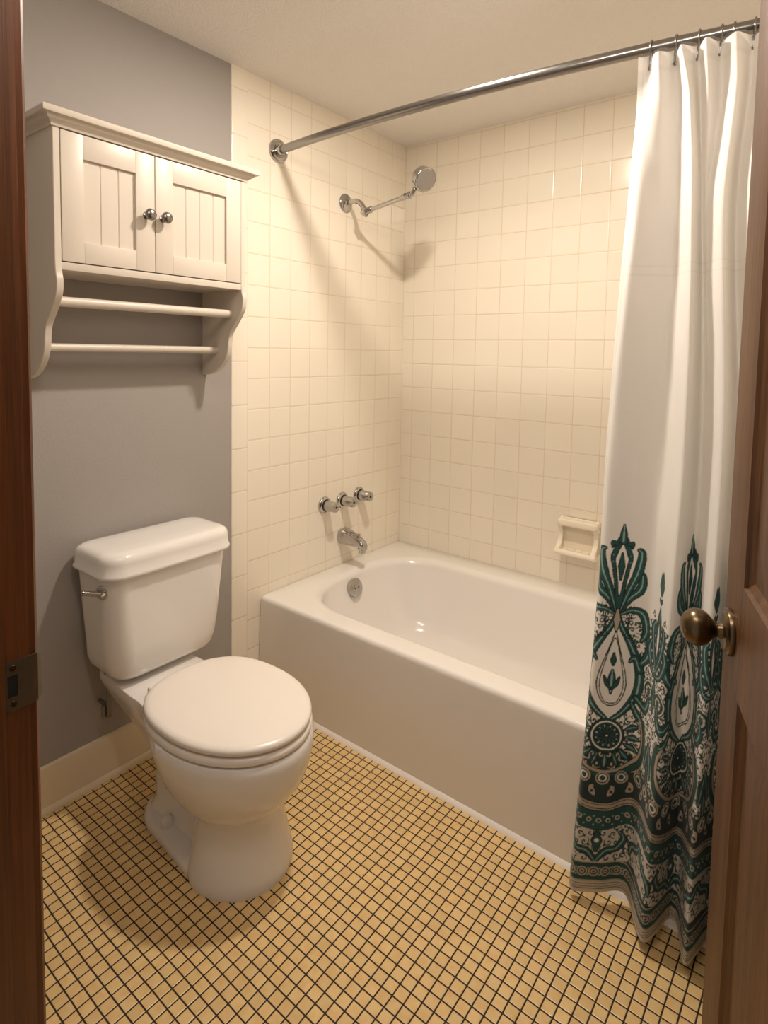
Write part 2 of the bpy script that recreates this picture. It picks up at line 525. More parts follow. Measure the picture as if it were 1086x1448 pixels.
# overflow plate on the sloping drain end
ax = Vector((0.96, 0, 0.30)).normalized()
op = Vector((0.130, -0.462, 0.309))
lathe(bm, [(0, -0.012), (0.036, -0.012), (0.0375, 0.002), (0.0365, 0.0062), (0.034, 0.0078), (0.0, 0.0085)], op, ax, 40)
ov = link('overflow_plate', bm, m_chrome, tub)
ov['label'] = 'round chrome overflow plate with two screws'
for dy in (-0.011, 0.011):
    bm = bmesh.new(); lathe(bm, [(0, 0), (0.0035, 0), (0.003, 0.001), (0, 0.001)], op + ax * 0.0081 + Vector((0, dy, 0)), ax, 12)
    link('screw', bm, m_dark, ov)
bm = bmesh.new(); lathe(bm, [(0, -0.004), (0.034, -0.004), (0.035, 0.001), (0.031, 0.003), (0.012, 0.0015), (0, 0.004)], (0.36, -0.43, TZ - 0.307), (0, 0, 1), 32)
link('drain', bm, m_chrome, tub)

# ------------------------------------------------------------------ toilet
YC = -1.359
toi = empty('toilet', (0.35, YC, 0))
tag(toi, 'white two-piece toilet with closed round lid standing on the mosaic floor', 'toilet')
def egg(cx, a_f, a_b, b, z, n=64, pw_b=2.0):
    """closed outline: front half-axis a_f (+x), back half-axis a_b, half width b"""
    out = []
    for k in range(n):
        t = 2 * math.pi * k / n
        c, s = math.cos(t), math.sin(t)
        if c >= 0: out.append((cx + a_f * c, YC + b * s, z))
        else:
            e = 2.0 / pw_b
            out.append((cx - a_b * abs(c) ** e, YC + b * math.copysign(abs(s) ** e, s), z))
    return out
bm = bmesh.new()
# pedestal column and bowl
prof = [  # z, cx, front, back, half width
    (0.000, 0.52, 0.140, 0.100, 0.130), (0.012, 0.52, 0.142, 0.100, 0.132), (0.030, 0.52, 0.138, 0.098, 0.129), (0.07, 0.52, 0.128, 0.096, 0.120),
    (0.11, 0.52, 0.120, 0.095, 0.112), (0.145, 0.52, 0.116, 0.097, 0.108), (0.163, 0.52, 0.118, 0.105, 0.110), (0.174, 0.52, 0.125, 0.122, 0.117),
    (0.184, 0.515, 0.140, 0.14, 0.130), (0.206, 0.50, 0.176, 0.16, 0.147), (0.235, 0.49, 0.207, 0.18, 0.162), (0.27, 0.485, 0.226, 0.19, 0.174), (0.305, 0.482, 0.237, 0.195, 0.182),
    (0.328, 0.48, 0.241, 0.20, 0.185), (0.343, 0.48, 0.240, 0.20, 0.185), (0.351, 0.48, 0.235, 0.197, 0.181), (0.353, 0.48, 0.225, 0.19, 0.172)]
rings(bm, [egg(cx, f, b, w, z) for z, cx, f, b, w in prof])
# flange foot
def foot(i, z):
    return [(x, YC + y, z) for x, y in [(a, b_ * (0.80 + 0.20 * min(max((a - 0.2) / 0.3, 0), 1))) for a, b_ in rrect(0.195 + i, 0.60 - i, -0.122 + i, 0.122 - i, 0.085 - i * 0.5, 10, 6)]]
rings(bm, [foot(0, 0.0), foot(-0.002, 0.012), foot(0.004, 0.024), foot(0.014, 0.031), foot(0.04, 0.040)])
# trapway body
def trap(x0, x1, w, z, r=0.05):
    return [(x, y, z) for x, y in rrect(x0, x1, YC - w, YC + w, min(r, w * 0.95), 8, 6)]
rings(bm, [trap(0.21, 0.55, 0.085, 0.02), trap(0.22, 0.55, 0.066, 0.06), trap(0.20, 0.54, 0.056, 0.12), trap(0.17, 0.53, 0.056, 0.17), trap(0.15, 0.52, 0.062, 0.22)])
# deck towards the tank
def deck(k, z, ix=0.0, w=0.118):
    base = [(0.03, -0.105), (0.20, -w), (0.26, -w), (0.33, -0.130), (0.40, -0.158), (0.48, -0.165), (0.48, 0.165), (0.40, 0.158), (0.33, 0.130), (0.26, w), (0.20, w), (0.03, 0.105)]
    return [(0.48 - (0.48 - p.x) * (1 - ix), YC + p.y * k, z) for p in crom([(a, b, 0) for a, b in base], 6)]
rings(bm, [deck(0.40, 0.13, 0.42), deck(0.46, 0.16, 0.38), deck(0.56, 0.20, 0.30), deck(0.70, 0.24, 0.20), deck(0.86, 0.28, 0.10), deck(0.96, 0.313, 0.03), deck(1, 0.330), deck(1, 0.345), deck(0.99, 0.351, 0.003), deck(0.965, 0.353, 0.01)])
link('bowl', bm, m_porc, toi, smooth=42)
for s in (-1, 1):
    bm = bmesh.new(); lathe(bm, [(0, -0.006), (0.0165, -0.006), (0.0165, 0.010), (0.0145, 0.018), (0.010, 0.023), (0, 0.0255)], (0.335, YC + s * 0.082, 0.034), (0, s * 0.25, 1), 24)
    link('bolt_cap', bm, m_porc, toi, smooth=50)
# seat ring and lid
def eg(i, z):
    return egg(0.48, 0.237 - i, 0.208 - i, 0.181 - i, z - 0.033, 72, 2.5)
bm = bmesh.new()
rings(bm, [eg(0.006, 0.3885), eg(0.001, 0.391), eg(0.0, 0.398), eg(0.002, 0.4045), eg(0.009, 0.4075)])
link('seat', bm, m_seat, toi, smooth=50)
bm = bmesh.new()
def el(i, z):
    return egg(0.48, 0.235 - i, 0.212 - i, 0.179 - i, z - 0.0315, 72, 2.5)
rings(bm, [el(0.008, 0.4105), el(0.002, 0.4125), el(0.0, 0.418), el(0.0015, 0.4235), el(0.006, 0.4275), el(0.016, 0.4300), el(0.05, 0.4325), el(0.11, 0.4345)])
link('lid', bm, m_seat, toi, smooth=50)
for s in (-1, 1):
    bm = bmesh.new(); bx(bm, 0.255, 0.300, YC + s * 0.075 - 0.016, YC + s * 0.075 + 0.016, 0.352, 0.379, 0.006, 3)
    link('hinge', bm, m_seat, toi, smooth=50)
# tank
def tk(x0, x1, w, r, z, rb=0.02, bow=0.0):
    o = []
    for x, y in rrect(x0, x1, -w, w, (r, r, rb, rb), 10, 8):
        o.append((x + (bow * (1 - (y / w) ** 2) if x > (x0 + x1) / 2 else 0), YC + 0.025 + y, z))
    return o
bm = bmesh.new()
rings(bm, [tk(0.045, 0.150, 0.110, 0.04, 0.350), tk(0.045, 0.150, 0.110, 0.04, 0.366), tk(0.035, 0.170, 0.134, 0.045, 0.3685), tk(0.029, 0.185, 0.150, 0.05, 0.376), tk(0.025, 0.193, 0.161, 0.055, 0.390), tk(0.022, 0.197, 0.168, 0.058, 0.416),
           tk(0.020, 0.201, 0.173, 0.058, 0.46, 0.03, bow=0.002), tk(0.018, 0.204, 0.179, 0.055, 0.54, 0.03, bow=0.004), tk(0.016, 0.207, 0.184, 0.05, 0.62, 0.03, bow=0.005), tk(0.015, 0.210, 0.189, 0.05, 0.684, 0.03, bow=0.005)])
link('tank', bm, m_porc, toi, smooth=50)
bm = bmesh.new()
def lid(i, z):
    return tk(0.008 + i, 0.224 - i, 0.2025 - i, 0.055 - i * 0.3, z - 0.006, 0.035, 0.005)
rings(bm, [lid(0.008, 0.676), lid(0.002, 0.6775), lid(0.0, 0.681), lid(0.0005, 0.687), lid(0.004, 0.692), lid(0.0045, 0.715), lid(0.006, 0.727), lid(0.011, 0.735), lid(0.020, 0.7405), lid(0.034, 0.7425), lid(0.07, 0.744)])
link('tank_lid', bm, m_porc, toi, smooth=50)
# flush lever on the near side of the tank
fl = Vector((0.163, YC - 0.1550, 0.632))
bm = bmesh.new()
lathe(bm, [(0, -0.010), (0.019, -0.010), (0.019, 0.006), (0.0165, 0.010), (0.010, 0.0115), (0, 0.0115)], fl, (0.62, -0.78, 0), 28)
d = Vector((0.62, -0.78, 0)).normalized()
tube(bm, [fl + d * 0.004, fl + d * 0.016], 0.0065, 16)
tube(bm, crom([fl + d * 0.014 + Vector((0.008, 0, -0.002)), fl + d * 0.017, fl + d * 0.019 + Vector((-0.016, -0.018, 0.004)), fl + d * 0.020 + Vector((-0.028, -0.036, 0.008))], 6), [0.005] + [0.0065] * 11 + [0.0062] * 5 + [0.0075, 0.004], 14)
link('flush_lever', bm, m_chrome, toi, smooth=50)['label'] = 'chrome flush lever'

# water supply hanging below the tank
bm = bmesh.new()
SXY = (0.062, -1.455)
tube(bm, crom([(SXY[0], SXY[1], 0.385), (SXY[0], SXY[1], 0.33), (SXY[0], SXY[1], 0.245)], 8), 0.0065, 14)
sup = link('supply_line', bm, m_hose, toi)
sup['label'] = 'small grey metal water supply line under the tank'
bm = bmesh.new()
lathe(bm, [(0, 0), (0.013, 0), (0.013, 0.016), (0.007, 0.020), (0, 0.020)], (SXY[0], SXY[1], 0.352), (0, 0, 1), 8)
link('coupling_nut', bm, m_hose, sup)
bm = bmesh.new()
lathe(bm, [(0, -0.03), (0.008, -0.03), (0.0095, -0.026), (0.0095, 0.012), (0.008, 0.018), (0.006, 0.03), (0, 0.03)], (SXY[0], SXY[1], 0.252), (0, 0, 1), 16)
tube(bm, [(0.0005, SXY[1] + 0.004, 0.245), (SXY[0], SXY[1] + 0.004, 0.245)], 0.0055, 14)
link('stop_valve', bm, m_hose, sup)
bm = bmesh.new()
lathe(bm, [(0, 0)] + [q for k in range(6) for q in ((0.0052, 0.006 * k), (0.0064, 0.006 * k + 0.003))] + [(0.005, 0.036), (0, 0.036)], (SXY[0] + 0.001, SXY[1] - 0.0155, 0.226), (0, 0, 1), 12)
link('valve_handle', bm, m_hose, sup)

# ------------------------------------------------------------------ wall cabinet
cab = empty('wall_cabinet', (0.0, -1.358, 1.19))
tag(cab, 'cream wall cabinet with two beadboard doors and towel rails above the toilet', 'cabinet')
CY0, CY1, CD = -1.636, -1.082, 0.20
PT = 0.016
sp_ = crom([(0.200, 1.47, 0), (0.203, 1.445, 0), (0.208, 1.425, 0), (0.202, 1.392, 0), (0.172, 1.353, 0), (0.147, 1.325, 0), (0.139, 1.30, 0), (0.136, 1.275, 0), (0.126, 1.248, 0), (0.105, 1.222, 0), (0.072, 1.201, 0), (0.035, 1.19, 0), (0.002, 1.187, 0)], 6)
for y in (CY0, CY1 - PT):
    bm = bmesh.new()
    out = [(0.002, 1.785), (0.200, 1.785)] + [(p.x, p.y) for p in sp_]
    rr = []
    for yy, ins in ((y, 0.0015), (y + 0.0015, 0.0), (y + PT - 0.0015, 0.0), (y + PT, 0.0015)):
        rr.append([(max(x - ins, 0.002), yy, z + (ins if z < 1.3 else 0)) for x, z in out])
    rings(bm, rr)
    link('side_panel', bm, m_cab, cab, smooth=25)
bm = bmesh.new()
bx(bm, 0.002, CD - 0.001, CY0 + PT, CY1 - PT, 1.452, 1.470, 0.001)
bx(bm, 0.002, CD - 0.02, CY0 + PT, CY1 - PT, 1.765, 1.785)
bx(bm, 0.002, 0.008, CY0 + PT, CY1 - PT, 1.47, 1.765)
link('carcass', bm, m_cab, cab, smooth=25)
bm = bmesh.new()
pr = [(0.000, 1.7765), (0.004, 1.7765), (0.0055, 1.782), (0.010, 1.786), (0.016, 1.789), (0.019, 1.795), (0.021, 1.797), (0.030, 1.7975), (0.0315, 1.801), (0.0315, 1.809), (0.0295, 1.812), (0.0, 1.813)]
rs = []
for o_, z in pr:
    rs.append([(0.002, CY0 - o_, z), (CD + o_, CY0 - o_, z), (CD + o_, CY1 + o_, z), (0.002, CY1 + o_, z)])
rings(bm, rs)
link('crown', bm, m_cab, cab, smooth=25)
ym = -1.3805
knobs = []
for (a, b, side) in ((CY0 + PT + 0.0018, ym - 0.0014, 1), (ym + 0.0014, CY1 - PT - 0.0018, 0)):
    z0, z1 = 1.4725, 1.774
    xo = CD + 0.0005
    bm = bmesh.new()
    sw, tr_, br_ = 0.052, 0.056, 0.050
    for (p, q, c, d) in ((a, a + sw, z0, z1), (b - sw, b, z0, z1), (a + sw, b - sw, z0, z0 + br_), (a + sw, b - sw, z1 - tr_, z1)):
        bx(bm, xo - 0.018, xo, p, q, c, d, 0.0012)
    o = link('door', bm, m_cab, cab, smooth=25)
    bm = bmesh.new()
    # beadboard: boards with round-shouldered grooves
    y0, y1 = a + sw - 0.002, b - sw + 0.002
    n = 4 if side == 0 else 3
    prf = [(xo - 0.016, y0)]
    for k in range(n):
        ya_, yb_ = y0 + (y1 - y0) * k / n, y0 + (y1 - y0) * (k + 1) / n
        g = 0.0022
        if k: prf += [(xo - 0.0095, ya_), (xo - 0.0075, ya_ + g)]
        else: prf += [(xo - 0.0075, ya_)]
        prf += [(xo - 0.0075, yb_ - g) if k < n - 1 else (xo - 0.0075, yb_)]
        if k < n - 1:
            prf += [(xo - 0.0095, yb_ - g * 0.4)]
    prf += [(xo - 0.016, y1)]
    rings(bm, [[(x, y, z0 + br_ - 0.002) for x, y in prf], [(x, y, z1 - tr_ + 0.002) for x, y in prf]])
    link('beadboard_panel', bm, m_cab, o, smooth=15)
    ky = (b - 0.024) if side == 1 else (a + 0.020)
    bm = bmesh.new()
    lathe(bm, [(0, -0.001), (0.010, -0.001), (0.0095, 0.002), (0.006, 0.004), (0.0055, 0.011), (0.010, 0.014), (0.0145, 0.018), (0.0155, 0.0225), (0.0135, 0.027), (0.008, 0.0298), (0, 0.0305)], (xo, ky, 1.6165), (1, 0, 0), 32)
    link('knob', bm, m_satin, o, smooth=50)['label'] = 'round satin metal knob'
bm = bmesh.new(); bx(bm, 0.02, CD - 0.0185, CY0 + PT, CY1 - PT, 1.472, 1.764)
link('dark_interior', bm, m_dark, cab, smooth=0)
for x, z, r in ((0.146, 1.381, 0.0125), (0.077, 1.269, 0.0105)):
    bm = bmesh.new(); tube(bm, [(x, CY0 + PT - 0.004, z), (x, CY1 - PT + 0.004, z)], r, 24)
    link('towel_rail', bm, m_cab, cab, smooth=50)

# ------------------------------------------------------------------ shower rod and rings
def rod_pt(x):
    return Vector((x, -0.781 - 0.098 * x + 0.0935 * x * x * 0.98, 1.986))
rod = empty('shower_rod', (0.81, -0.80, 1.986))
tag(rod, 'satin steel shower curtain rod running from the tiled wall across the tub', 'curtain rod')
xs = [0.022 + (1.598 - 0.022) * k / 48 for k in range(49)]
bm = bmesh.new()
tube(bm, [rod_pt(x) for x in xs], 0.0146, 24)
link('rod_tube', bm, m_satin, rod, smooth=50)
for x, s in ((0.0062, 1), (XR, -1)):
    bm = bmesh.new()
    p = rod_pt(x); p.x = x
    lathe(bm, [(0, 0), (0.041, 0), (0.042, 0.003), (0.040, 0.008), (0.036, 0.0105), (0.034, 0.0095), (0.026, 0.011), (0.024, 0.010), (0.019, 0.010), (0.0185, 0.024), (0.0165, 0.028), (0.0130, 0.028), (0, 0.028)], p, (s, -0.05, 0), 40)
    link('end_flange', bm, m_chrome, rod, smooth=35)
ring_x = [1.2635, 1.315, 1.361, 1.4045, 1.428, 1.466, 1.52]
ords = ['leftmost curtain ring, hooked through the loose corner of the white curtain', 'second curtain ring from the left on the shower rod', 'third curtain ring from the left on the shower rod', 'fourth curtain ring from the left on the shower rod',
        'fifth curtain ring from the left, close beside the fourth on the rod', 'last curtain ring visible on the rod before the wooden door', 'curtain ring on the rod hidden behind the wooden door']
proto = None
for k, x in enumerate(ring_x):
    c = rod_pt(x)
    if proto is None:
        bm = bmesh.new()
        pts = []
        for j in range(0, 29):
            a = math.radians(-62 + 304 * j / 28)
            pts.append((0.0035 * math.sin(a * 0.5), 0.0185 * math.cos(a), 0.0185 * math.sin(a) - 0.002))
        pts = [(0.001, 0.0035, -0.048), (0.001, 0.002, -0.043), (0.0, 0.003, -0.034), (0, 0.0065, -0.022)] + pts + [(0, -0.0065, -0.022), (0, -0.003, -0.034), (-0.001, -0.004, -0.046), (-0.001, -0.006, -0.049), (-0.001, -0.009, -0.047)]
        tube(bm, pts, 0.0021, 10)
        o = link('curtain_ring', bm, m_satin, smooth=50)
        proto = o
    else:
        o = proto.copy()
        COL.objects.link(o)
    o.location = c
    tag(o, ords[k], 'curtain ring', 'metal curtain rings on the shower rod')

# ------------------------------------------------------------------ shower head
sh = empty('shower_fixture', (0.0065, -0.414, 1.877))
tag(sh, 'chrome shower head on a jointed extension arm from the tiled wall', 'shower head')
bm = bmesh.new()
S0 = Vector((0.006, -0.414, 1.877))
lathe(bm, [(0, 0), (0.038, 0), (0.0385, 0.002), (0.036, 0.006), (0.022, 0.0105), (0.0145, 0.012), (0.0135, 0.017), (0, 0.017)], S0, (1, 0, 0), 40)
link('wall_flange', bm, m_chrome, sh, smooth=50)
bm = bmesh.new()
J1 = Vector((0.118, -0.418, 1.829))
tube(bm, crom([S0, S0 + Vector((0.03, 0, 0.002)), S0 + Vector((0.060, -0.001, 0.0)), S0 + Vector((0.085, -0.002, -0.013)), S0 + Vector((0.100, -0.003, -0.032)), J1], 8), 0.0105, 18)
link('shower_arm', bm, m_chrome, sh, smooth=50)
J2 = Vector((0.318, -0.412, 1.862))
dd = (J2 - J1).normalized()
bm = bmesh.new()
lathe(bm, [(0, -0.022), (0.009, -0.020), (0.0145, -0.012), (0.0165, 0), (0.0145, 0.010), (0.0125, 0.013), (0.0125, 0.030), (0.009, 0.034), (0, 0.034)], J1, dd, 28)
lathe(bm, [(0, -0.020), (0.006, -0.020), (0.0075, -0.012), (0.0075, 0.014), (0, 0.014)], J1 + Vector((0, 0, -0.006)), (0.3, 0, -1), 16)
link('lower_joint', bm, m_chrome, sh, smooth=50)
bm = bmesh.new()
tube(bm, [J1 + dd * 0.03, J2 - dd * 0.012], 0.0085, 20)
link('extension_bar', bm, m_chrome, sh, smooth=50)
bm = bmesh.new()
lathe(bm, [(0, -0.026), (0.010, -0.026), (0.0115, -0.022), (0.0115, 0.0), (0.0135, 0.006), (0.0135, 0.014), (0.010, 0.018), (0, 0.018)], J2, dd, 24)
tube(bm, [J2 + Vector((0, -0.016, 0)), J2 + Vector((0, 0.016, 0))], 0.008, 16)
hn = Vector((0.83, -0.25, -0.50)).normalized()
HC = Vector((0.398, -0.412, 1.908))
tube(bm, crom([J2 + dd * 0.016, J2 + dd * 0.030 + Vector((0, 0, 0.008)), HC - hn * 0.048 + Vector((0.004, 0, -0.012)), HC - hn * 0.035], 6), [0.0095] * 7 + [0.011] * 6 + [0.014] * 6, 16)
link('upper_joint', bm, m_chrome, sh, smooth=50)
bm = bmesh.new()
lathe(bm, [(0, -0.046), (0.013, -0.046), (0.026, -0.040), (0.038, -0.034), (0.0435, -0.028), (0.0445, -0.018), (0.0450, -0.006), (0.0460, -0.005), (0.0460, 0.002), (0.044, 0.004), (0.041, 0.0025), (0, 0.0035)], HC, hn, 48)
hd = link('spray_head', bm, m_chrome, sh, smooth=40)
bm = bmesh.new()
lathe(bm, [(0, 0.0025), (0.039, 0.0022), (0.0385, 0.0042), (0, 0.0052)], HC, hn, 40)
fm = frame_to(hn)
for rad, cnt in ((0.034, 20), (0.026, 15), (0.017, 10), (0.008, 5)):
    for k in range(cnt):
        a = 2 * math.pi * k / cnt
        lathe(bm, [(0, 0.004), (0.0015, 0.004), (0.0011, 0.0062), (0, 0.0062)], HC + (fm @ Vector((rad * math.cos(a), rad * math.sin(a), 0))), hn, 6)
link('spray_face', bm, plain('grey_nozzle_face', (0.34, 0.32, 0.30, 1), 0.35, 0.6), hd, smooth=40)['label'] = 'grey nozzle face'

# ------------------------------------------------------------------ faucet handles, spout
def handle(y, z, label):
    h = empty('faucet_handle', (0.006, y, z))
    tag(h, label, 'faucet handle', 'tub faucet handles on the tiled wall')
    o = Vector((0.006, y, z))
    bm = bmesh.new()
    lathe(bm, [(0, 0), (0.034, 0), (0.0345, 0.003), (0.031, 0.009), (0.024, 0.012), (0.021, 0.010), (0, 0.010)], o, (1, 0, 0), 36)
    link('escutcheon', bm, m_chrome, h, smooth=40)
    bm = bmesh.new(); lathe(bm, [(0, 0.009), (0.0195, 0.009), (0.0195, 0.016), (0, 0.016)], o, (1, 0, 0), 24)
    link('collar', bm, m_dark, h, smooth=40)
    bm = bmesh.new()
    n = 48
    rs = []
    for rad, x in ((0.001, 0.015), (0.021, 0.015), (0.0225, 0.018), (0.0222, 0.035), (0.0212, 0.050), (0.0205, 0.066), (0.0190, 0.070), (0.012, 0.0705), (0.0105, 0.0695), (0.001, 0.0695)):
        rs.append([o + Vector((x, (rad * (1 - (0.035 if (k % 6 in (0, 1) and 0.017 < x < 0.068) else 0))) * math.cos(2 * math.pi * k / n), (rad * (1 - (0.035 if (k % 6 in (0, 1) and 0.017 < x < 0.068) else 0))) * math.sin(2 * math.pi * k / n))) for k in range(n)])
    rings(bm, rs)
    kb = link('grip', bm, m_chrome, h, smooth=30)
    bm = bmesh.new(); lathe(bm, [(0, 0.069), (0.0055, 0.069), (0.005, 0.0708), (0, 0.0708)], o, (1, 0, 0), 16)
    link('screw_cap', bm, m_dark, kb, smooth=40)
handle(-0.522, 0.643, 'chrome tub faucet handle nearest the tub apron, leftmost of three')
handle(-0.414, 0.643, 'middle chrome tub faucet handle, directly above the tub spout')
handle(-0.306, 0.648, 'chrome tub faucet handle nearest the tiled corner, rightmost of three')

spt = empty('tub_spout', (0.006, -0.408, 0.49))
tag(spt, 'chrome tub spout on the tiled wall below the middle faucet handle', 'faucet')
bm = bmesh.new()
rs = []
spec = [(0.006, 0.031, 0.031, 0.490), (0.012, 0.033, 0.034, 0.490), (0.030, 0.0325, 0.033, 0.490), (0.055, 0.029, 0.0295, 0.487), (0.080, 0.025, 0.026, 0.483), (0.102, 0.0215, 0.022, 0.4785), (0.118, 0.0195, 0.0195, 0.473), (0.130, 0.017, 0.017, 0.467), (0.1365, 0.012, 0.012, 0.462), (0.138, 0.003, 0.003, 0.460)]
for x, ry, rz, zc_ in spec:
    row = []
    for k in range(32):
        a = 2 * math.pi * k / 32
        c, s = math.cos(a), math.sin(a)
        e = 0.75
        row.append((x, -0.408 + ry * math.copysign(abs(c) ** e, c), zc_ + rz * math.copysign(abs(s) ** e, s)))
    rs.append(row)
rings(bm, rs)
link('spout_body', bm, m_chrome, spt, smooth=50)
bm = bmesh.new()
lathe(bm, [(0, -0.016), (0.0135, -0.016), (0.014, -0.012), (0.0165, 0.006), (0, 0.006)], (0.116, -0.408, 0.452), (-0.12, 0, 1), 24)
link('outlet', bm, m_chrome, spt, smooth=40)
bm = bmesh.new()
lathe(bm, [(0, -0.004), (0.004, -0.004), (0.004, 0.006), (0.0065, 0.008), (0.0065, 0.013), (0, 0.014)], (0.100, -0.408, 0.5005), (0, 0, 1), 16)
link('diverter_knob', bm, m_chrome, spt, smooth=40)

# ------------------------------------------------------------------ soap dish
sd = empty('soap_dish', (0.882, 0.0, 0.565))
tag(sd, 'cream ceramic soap dish with a grab bar on the tiled wall', 'soap dish')
SX0, SX1 = 0.805, 0.962
bm = bmesh.new()
# body: back plate with a curved tray and curved cheeks, profile swept in x
def yz(pts, x0, x1, ins=0.003):
    a = crom([(p[0], p[1], 0) for p in pts], 5)
    cy = sum(p.x for p in a) / len(a); cz = sum(p.y for p in a) / len(a)
    rr = []
    for x, k in ((x0, 0.93), (x0 + ins * 0.5, 0.985), (x0 + ins, 1.0), (x1 - ins, 1.0), (x1 - ins * 0.5, 0.985), (x1, 0.93)):
        rr.append([(x, cy + (p.x - cy) * k, cz + (p.y - cz) * k) for p in a[:-1]])
    rings(bm, rr)
bx(bm, SX0 + 0.008, SX1 - 0.008, -0.014, 0.0, 0.500, 0.640, 0.005, 3)
yz([(0.0, 0.500), (-0.045, 0.498), (-0.070, 0.506), (-0.073, 0.517), (-0.064, 0.524), (-0.050, 0.519), (-0.020, 0.517), (0.0, 0.520), (0.0, 0.500)], SX0, SX1, 0.007)
for x0 in (SX0 + 0.002, SX1 - 0.018):
    yz([(0.0, 0.503), (-0.040, 0.505), (-0.066, 0.512), (-0.064, 0.526), (-0.044, 0.540), (-0.033, 0.560), (-0.033, 0.590), (-0.042, 0.612), (-0.045, 0.632), (0.0, 0.636), (0.0, 0.503)], x0, x0 + 0.016, 0.005)
link('dish_body', bm, m_soap, sd, smooth=50)
bm = bmesh.new()
def bar(i, z):
    return [(x, y, z) for x, y in rrect(SX0 + 0.001 + i, SX1 - 0.001 - i, -0.056 + i, -0.0005, (0.012, 0.003, 0.003, 0.012), 6, 4)]
rings(bm, [bar(0.005, 0.613), bar(0.001, 0.616), bar(0.0, 0.622), bar(0.0, 0.633), bar(0.002, 0.638), bar(0.006, 0.640), bar(0.013, 0.6385), bar(0.017, 0.6360), bar(0.022, 0.6352)])
link('grab_bar', bm, m_soap, sd, smooth=50)
for k in range(4):
    bm = bmesh.new()
    tube(bm, [(SX0 + 0.035 + 0.029 * k, -0.052, 0.5175), (SX0 + 0.035 + 0.029 * k, -0.020, 0.5175)], 0.003, 8)
    link('drain_rib', bm, m_soap, sd, smooth=50)

# ------------------------------------------------------------------ shower curtain
ZL = [0.030, 0.65, 1.12, 1.60, 1.85, 1.962]
CP = [
 [(1.213, -0.938), (1.229, -0.955), (1.275, -0.925), (1.326, -0.890), (1.388, -0.982), (1.418, -0.895), (1.427, -0.888), (1.440, -0.900), (1.471, -0.978), (1.499, -0.890), (1.526, -0.965), (1.556, -0.890), (1.595, -0.93)],
 [(1.234, -0.893), (1.249, -0.917), (1.295, -0.897), (1.345, -0.878), (1.401, -0.944), (1.425, -0.882), (1.434, -0.883), (1.441, -0.893), (1.476, -0.943), (1.497, -0.882), (1.521, -0.937), (1.551, -0.882), (1.590, -0.91)],
 [(1.228, -0.842), (1.249, -0.870), (1.298, -0.846), (1.347, -0.823), (1.400, -0.880), (1.419, -0.828), (1.430, -0.832), (1.436, -0.842), (1.472, -0.878), (1.492, -0.825), (1.516, -0.872), (1.546, -0.825), (1.590, -0.85)],
 [(1.233, -0.790), (1.262, -0.816), (1.302, -0.790), (1.338, -0.765), (1.378, -0.820), (1.389, -0.776), (1.399, -0.784), (1.408, -0.792), (1.441, -0.822), (1.457, -0.772), (1.495, -0.822), (1.527, -0.772), (1.585, -0.79)],
 [(1.240, -0.770), (1.263, -0.772), (1.293, -0.776), (1.324, -0.745), (1.356, -0.788), (1.370, -0.745), (1.391, -0.775), (1.412, -0.742), (1.446, -0.783), (1.464, -0.738), (1.498, -0.780), (1.529, -0.735), (1.58, -0.76)],
 [(1.241, -0.778), (1.2635, -0.762), (1.287, -0.782), (1.315, -0.752), (1.335, -0.784), (1.361, -0.748), (1.384, -0.780), (1.4045, -0.742), (1.440, -0.774), (1.466, -0.732), (1.499, -0.764), (1.528, -0.722), (1.578, -0.752)]]
def cr_eval(P, idx):
    P = np.array(P, float)
    i = np.clip(np.floor(idx).astype(int), 0, len(P) - 2)
    t = (idx - i)[:, None]
    p0 = P[np.maximum(i - 1, 0)]; p1 = P[i]; p2 = P[i + 1]; p3 = P[np.minimum(i + 2, len(P) - 1)]
    return 0.5 * (2 * p1 + (p2 - p0) * t + (2 * p0 - 5 * p1 + 4 * p2 - p3) * t ** 2 + (3 * p1 - p0 - 3 * p2 + p3) * t ** 3)
# arc length over a mean level -> even sampling
fine = np.linspace(0, 12, 3000)
arc = np.zeros(3000)
for lv in (0, 1):
    q = cr_eval(CP[lv], fine)
    arc[1:] += np.cumsum(np.linalg.norm(np.diff(q, axis=0), axis=1)) / 2
NU = 660
us = np.linspace(0, arc[-1], NU)
idx = np.interp(us, arc, fine)
lev = np.stack([cr_eval(c, idx) for c in CP])           # level, NU, 2
zr = np.concatenate([np.arange(0.0, 0.90, 0.0016), np.arange(0.90, 1.425, 0.015), np.arange(1.425, 1.46, 0.0025), np.arange(1.46, 1.937, 0.010), [1.9375]])
NV = len(zr)
zl = np.array(ZL) - ZL[0]
# monotone smooth interpolation of the levels over height
tt = np.interp(zr, zl, np.arange(len(ZL)))
P3 = np.zeros((NV, NU, 3))
for c in range(2):
    for r_ in range(NV):
        i = min(int(tt[r_]), len(ZL) - 2); t = tt[r_] - i
        sl = lambda k: (lev[min(k + 1, 5), :, c] - lev[max(k - 1, 0), :, c]) / max(zl[min(k + 1, 5)] - zl[max(k - 1, 0)], 1e-6)
        h = zl[i + 1] - zl[i]
        h00 = 2 * t ** 3 - 3 * t ** 2 + 1; h10 = t ** 3 - 2 * t ** 2 + t; h01 = -2 * t ** 3 + 3 * t ** 2; h11 = t ** 3 - t ** 2
        P3[r_, :, c] = h00 * lev[i, :, c] + h10 * h * sl(i) + h01 * lev[i + 1, :, c] + h11 * h * sl(i + 1)
U, V = np.meshgrid(us, zr)
P3[:, :, 2] = ZL[0] + V
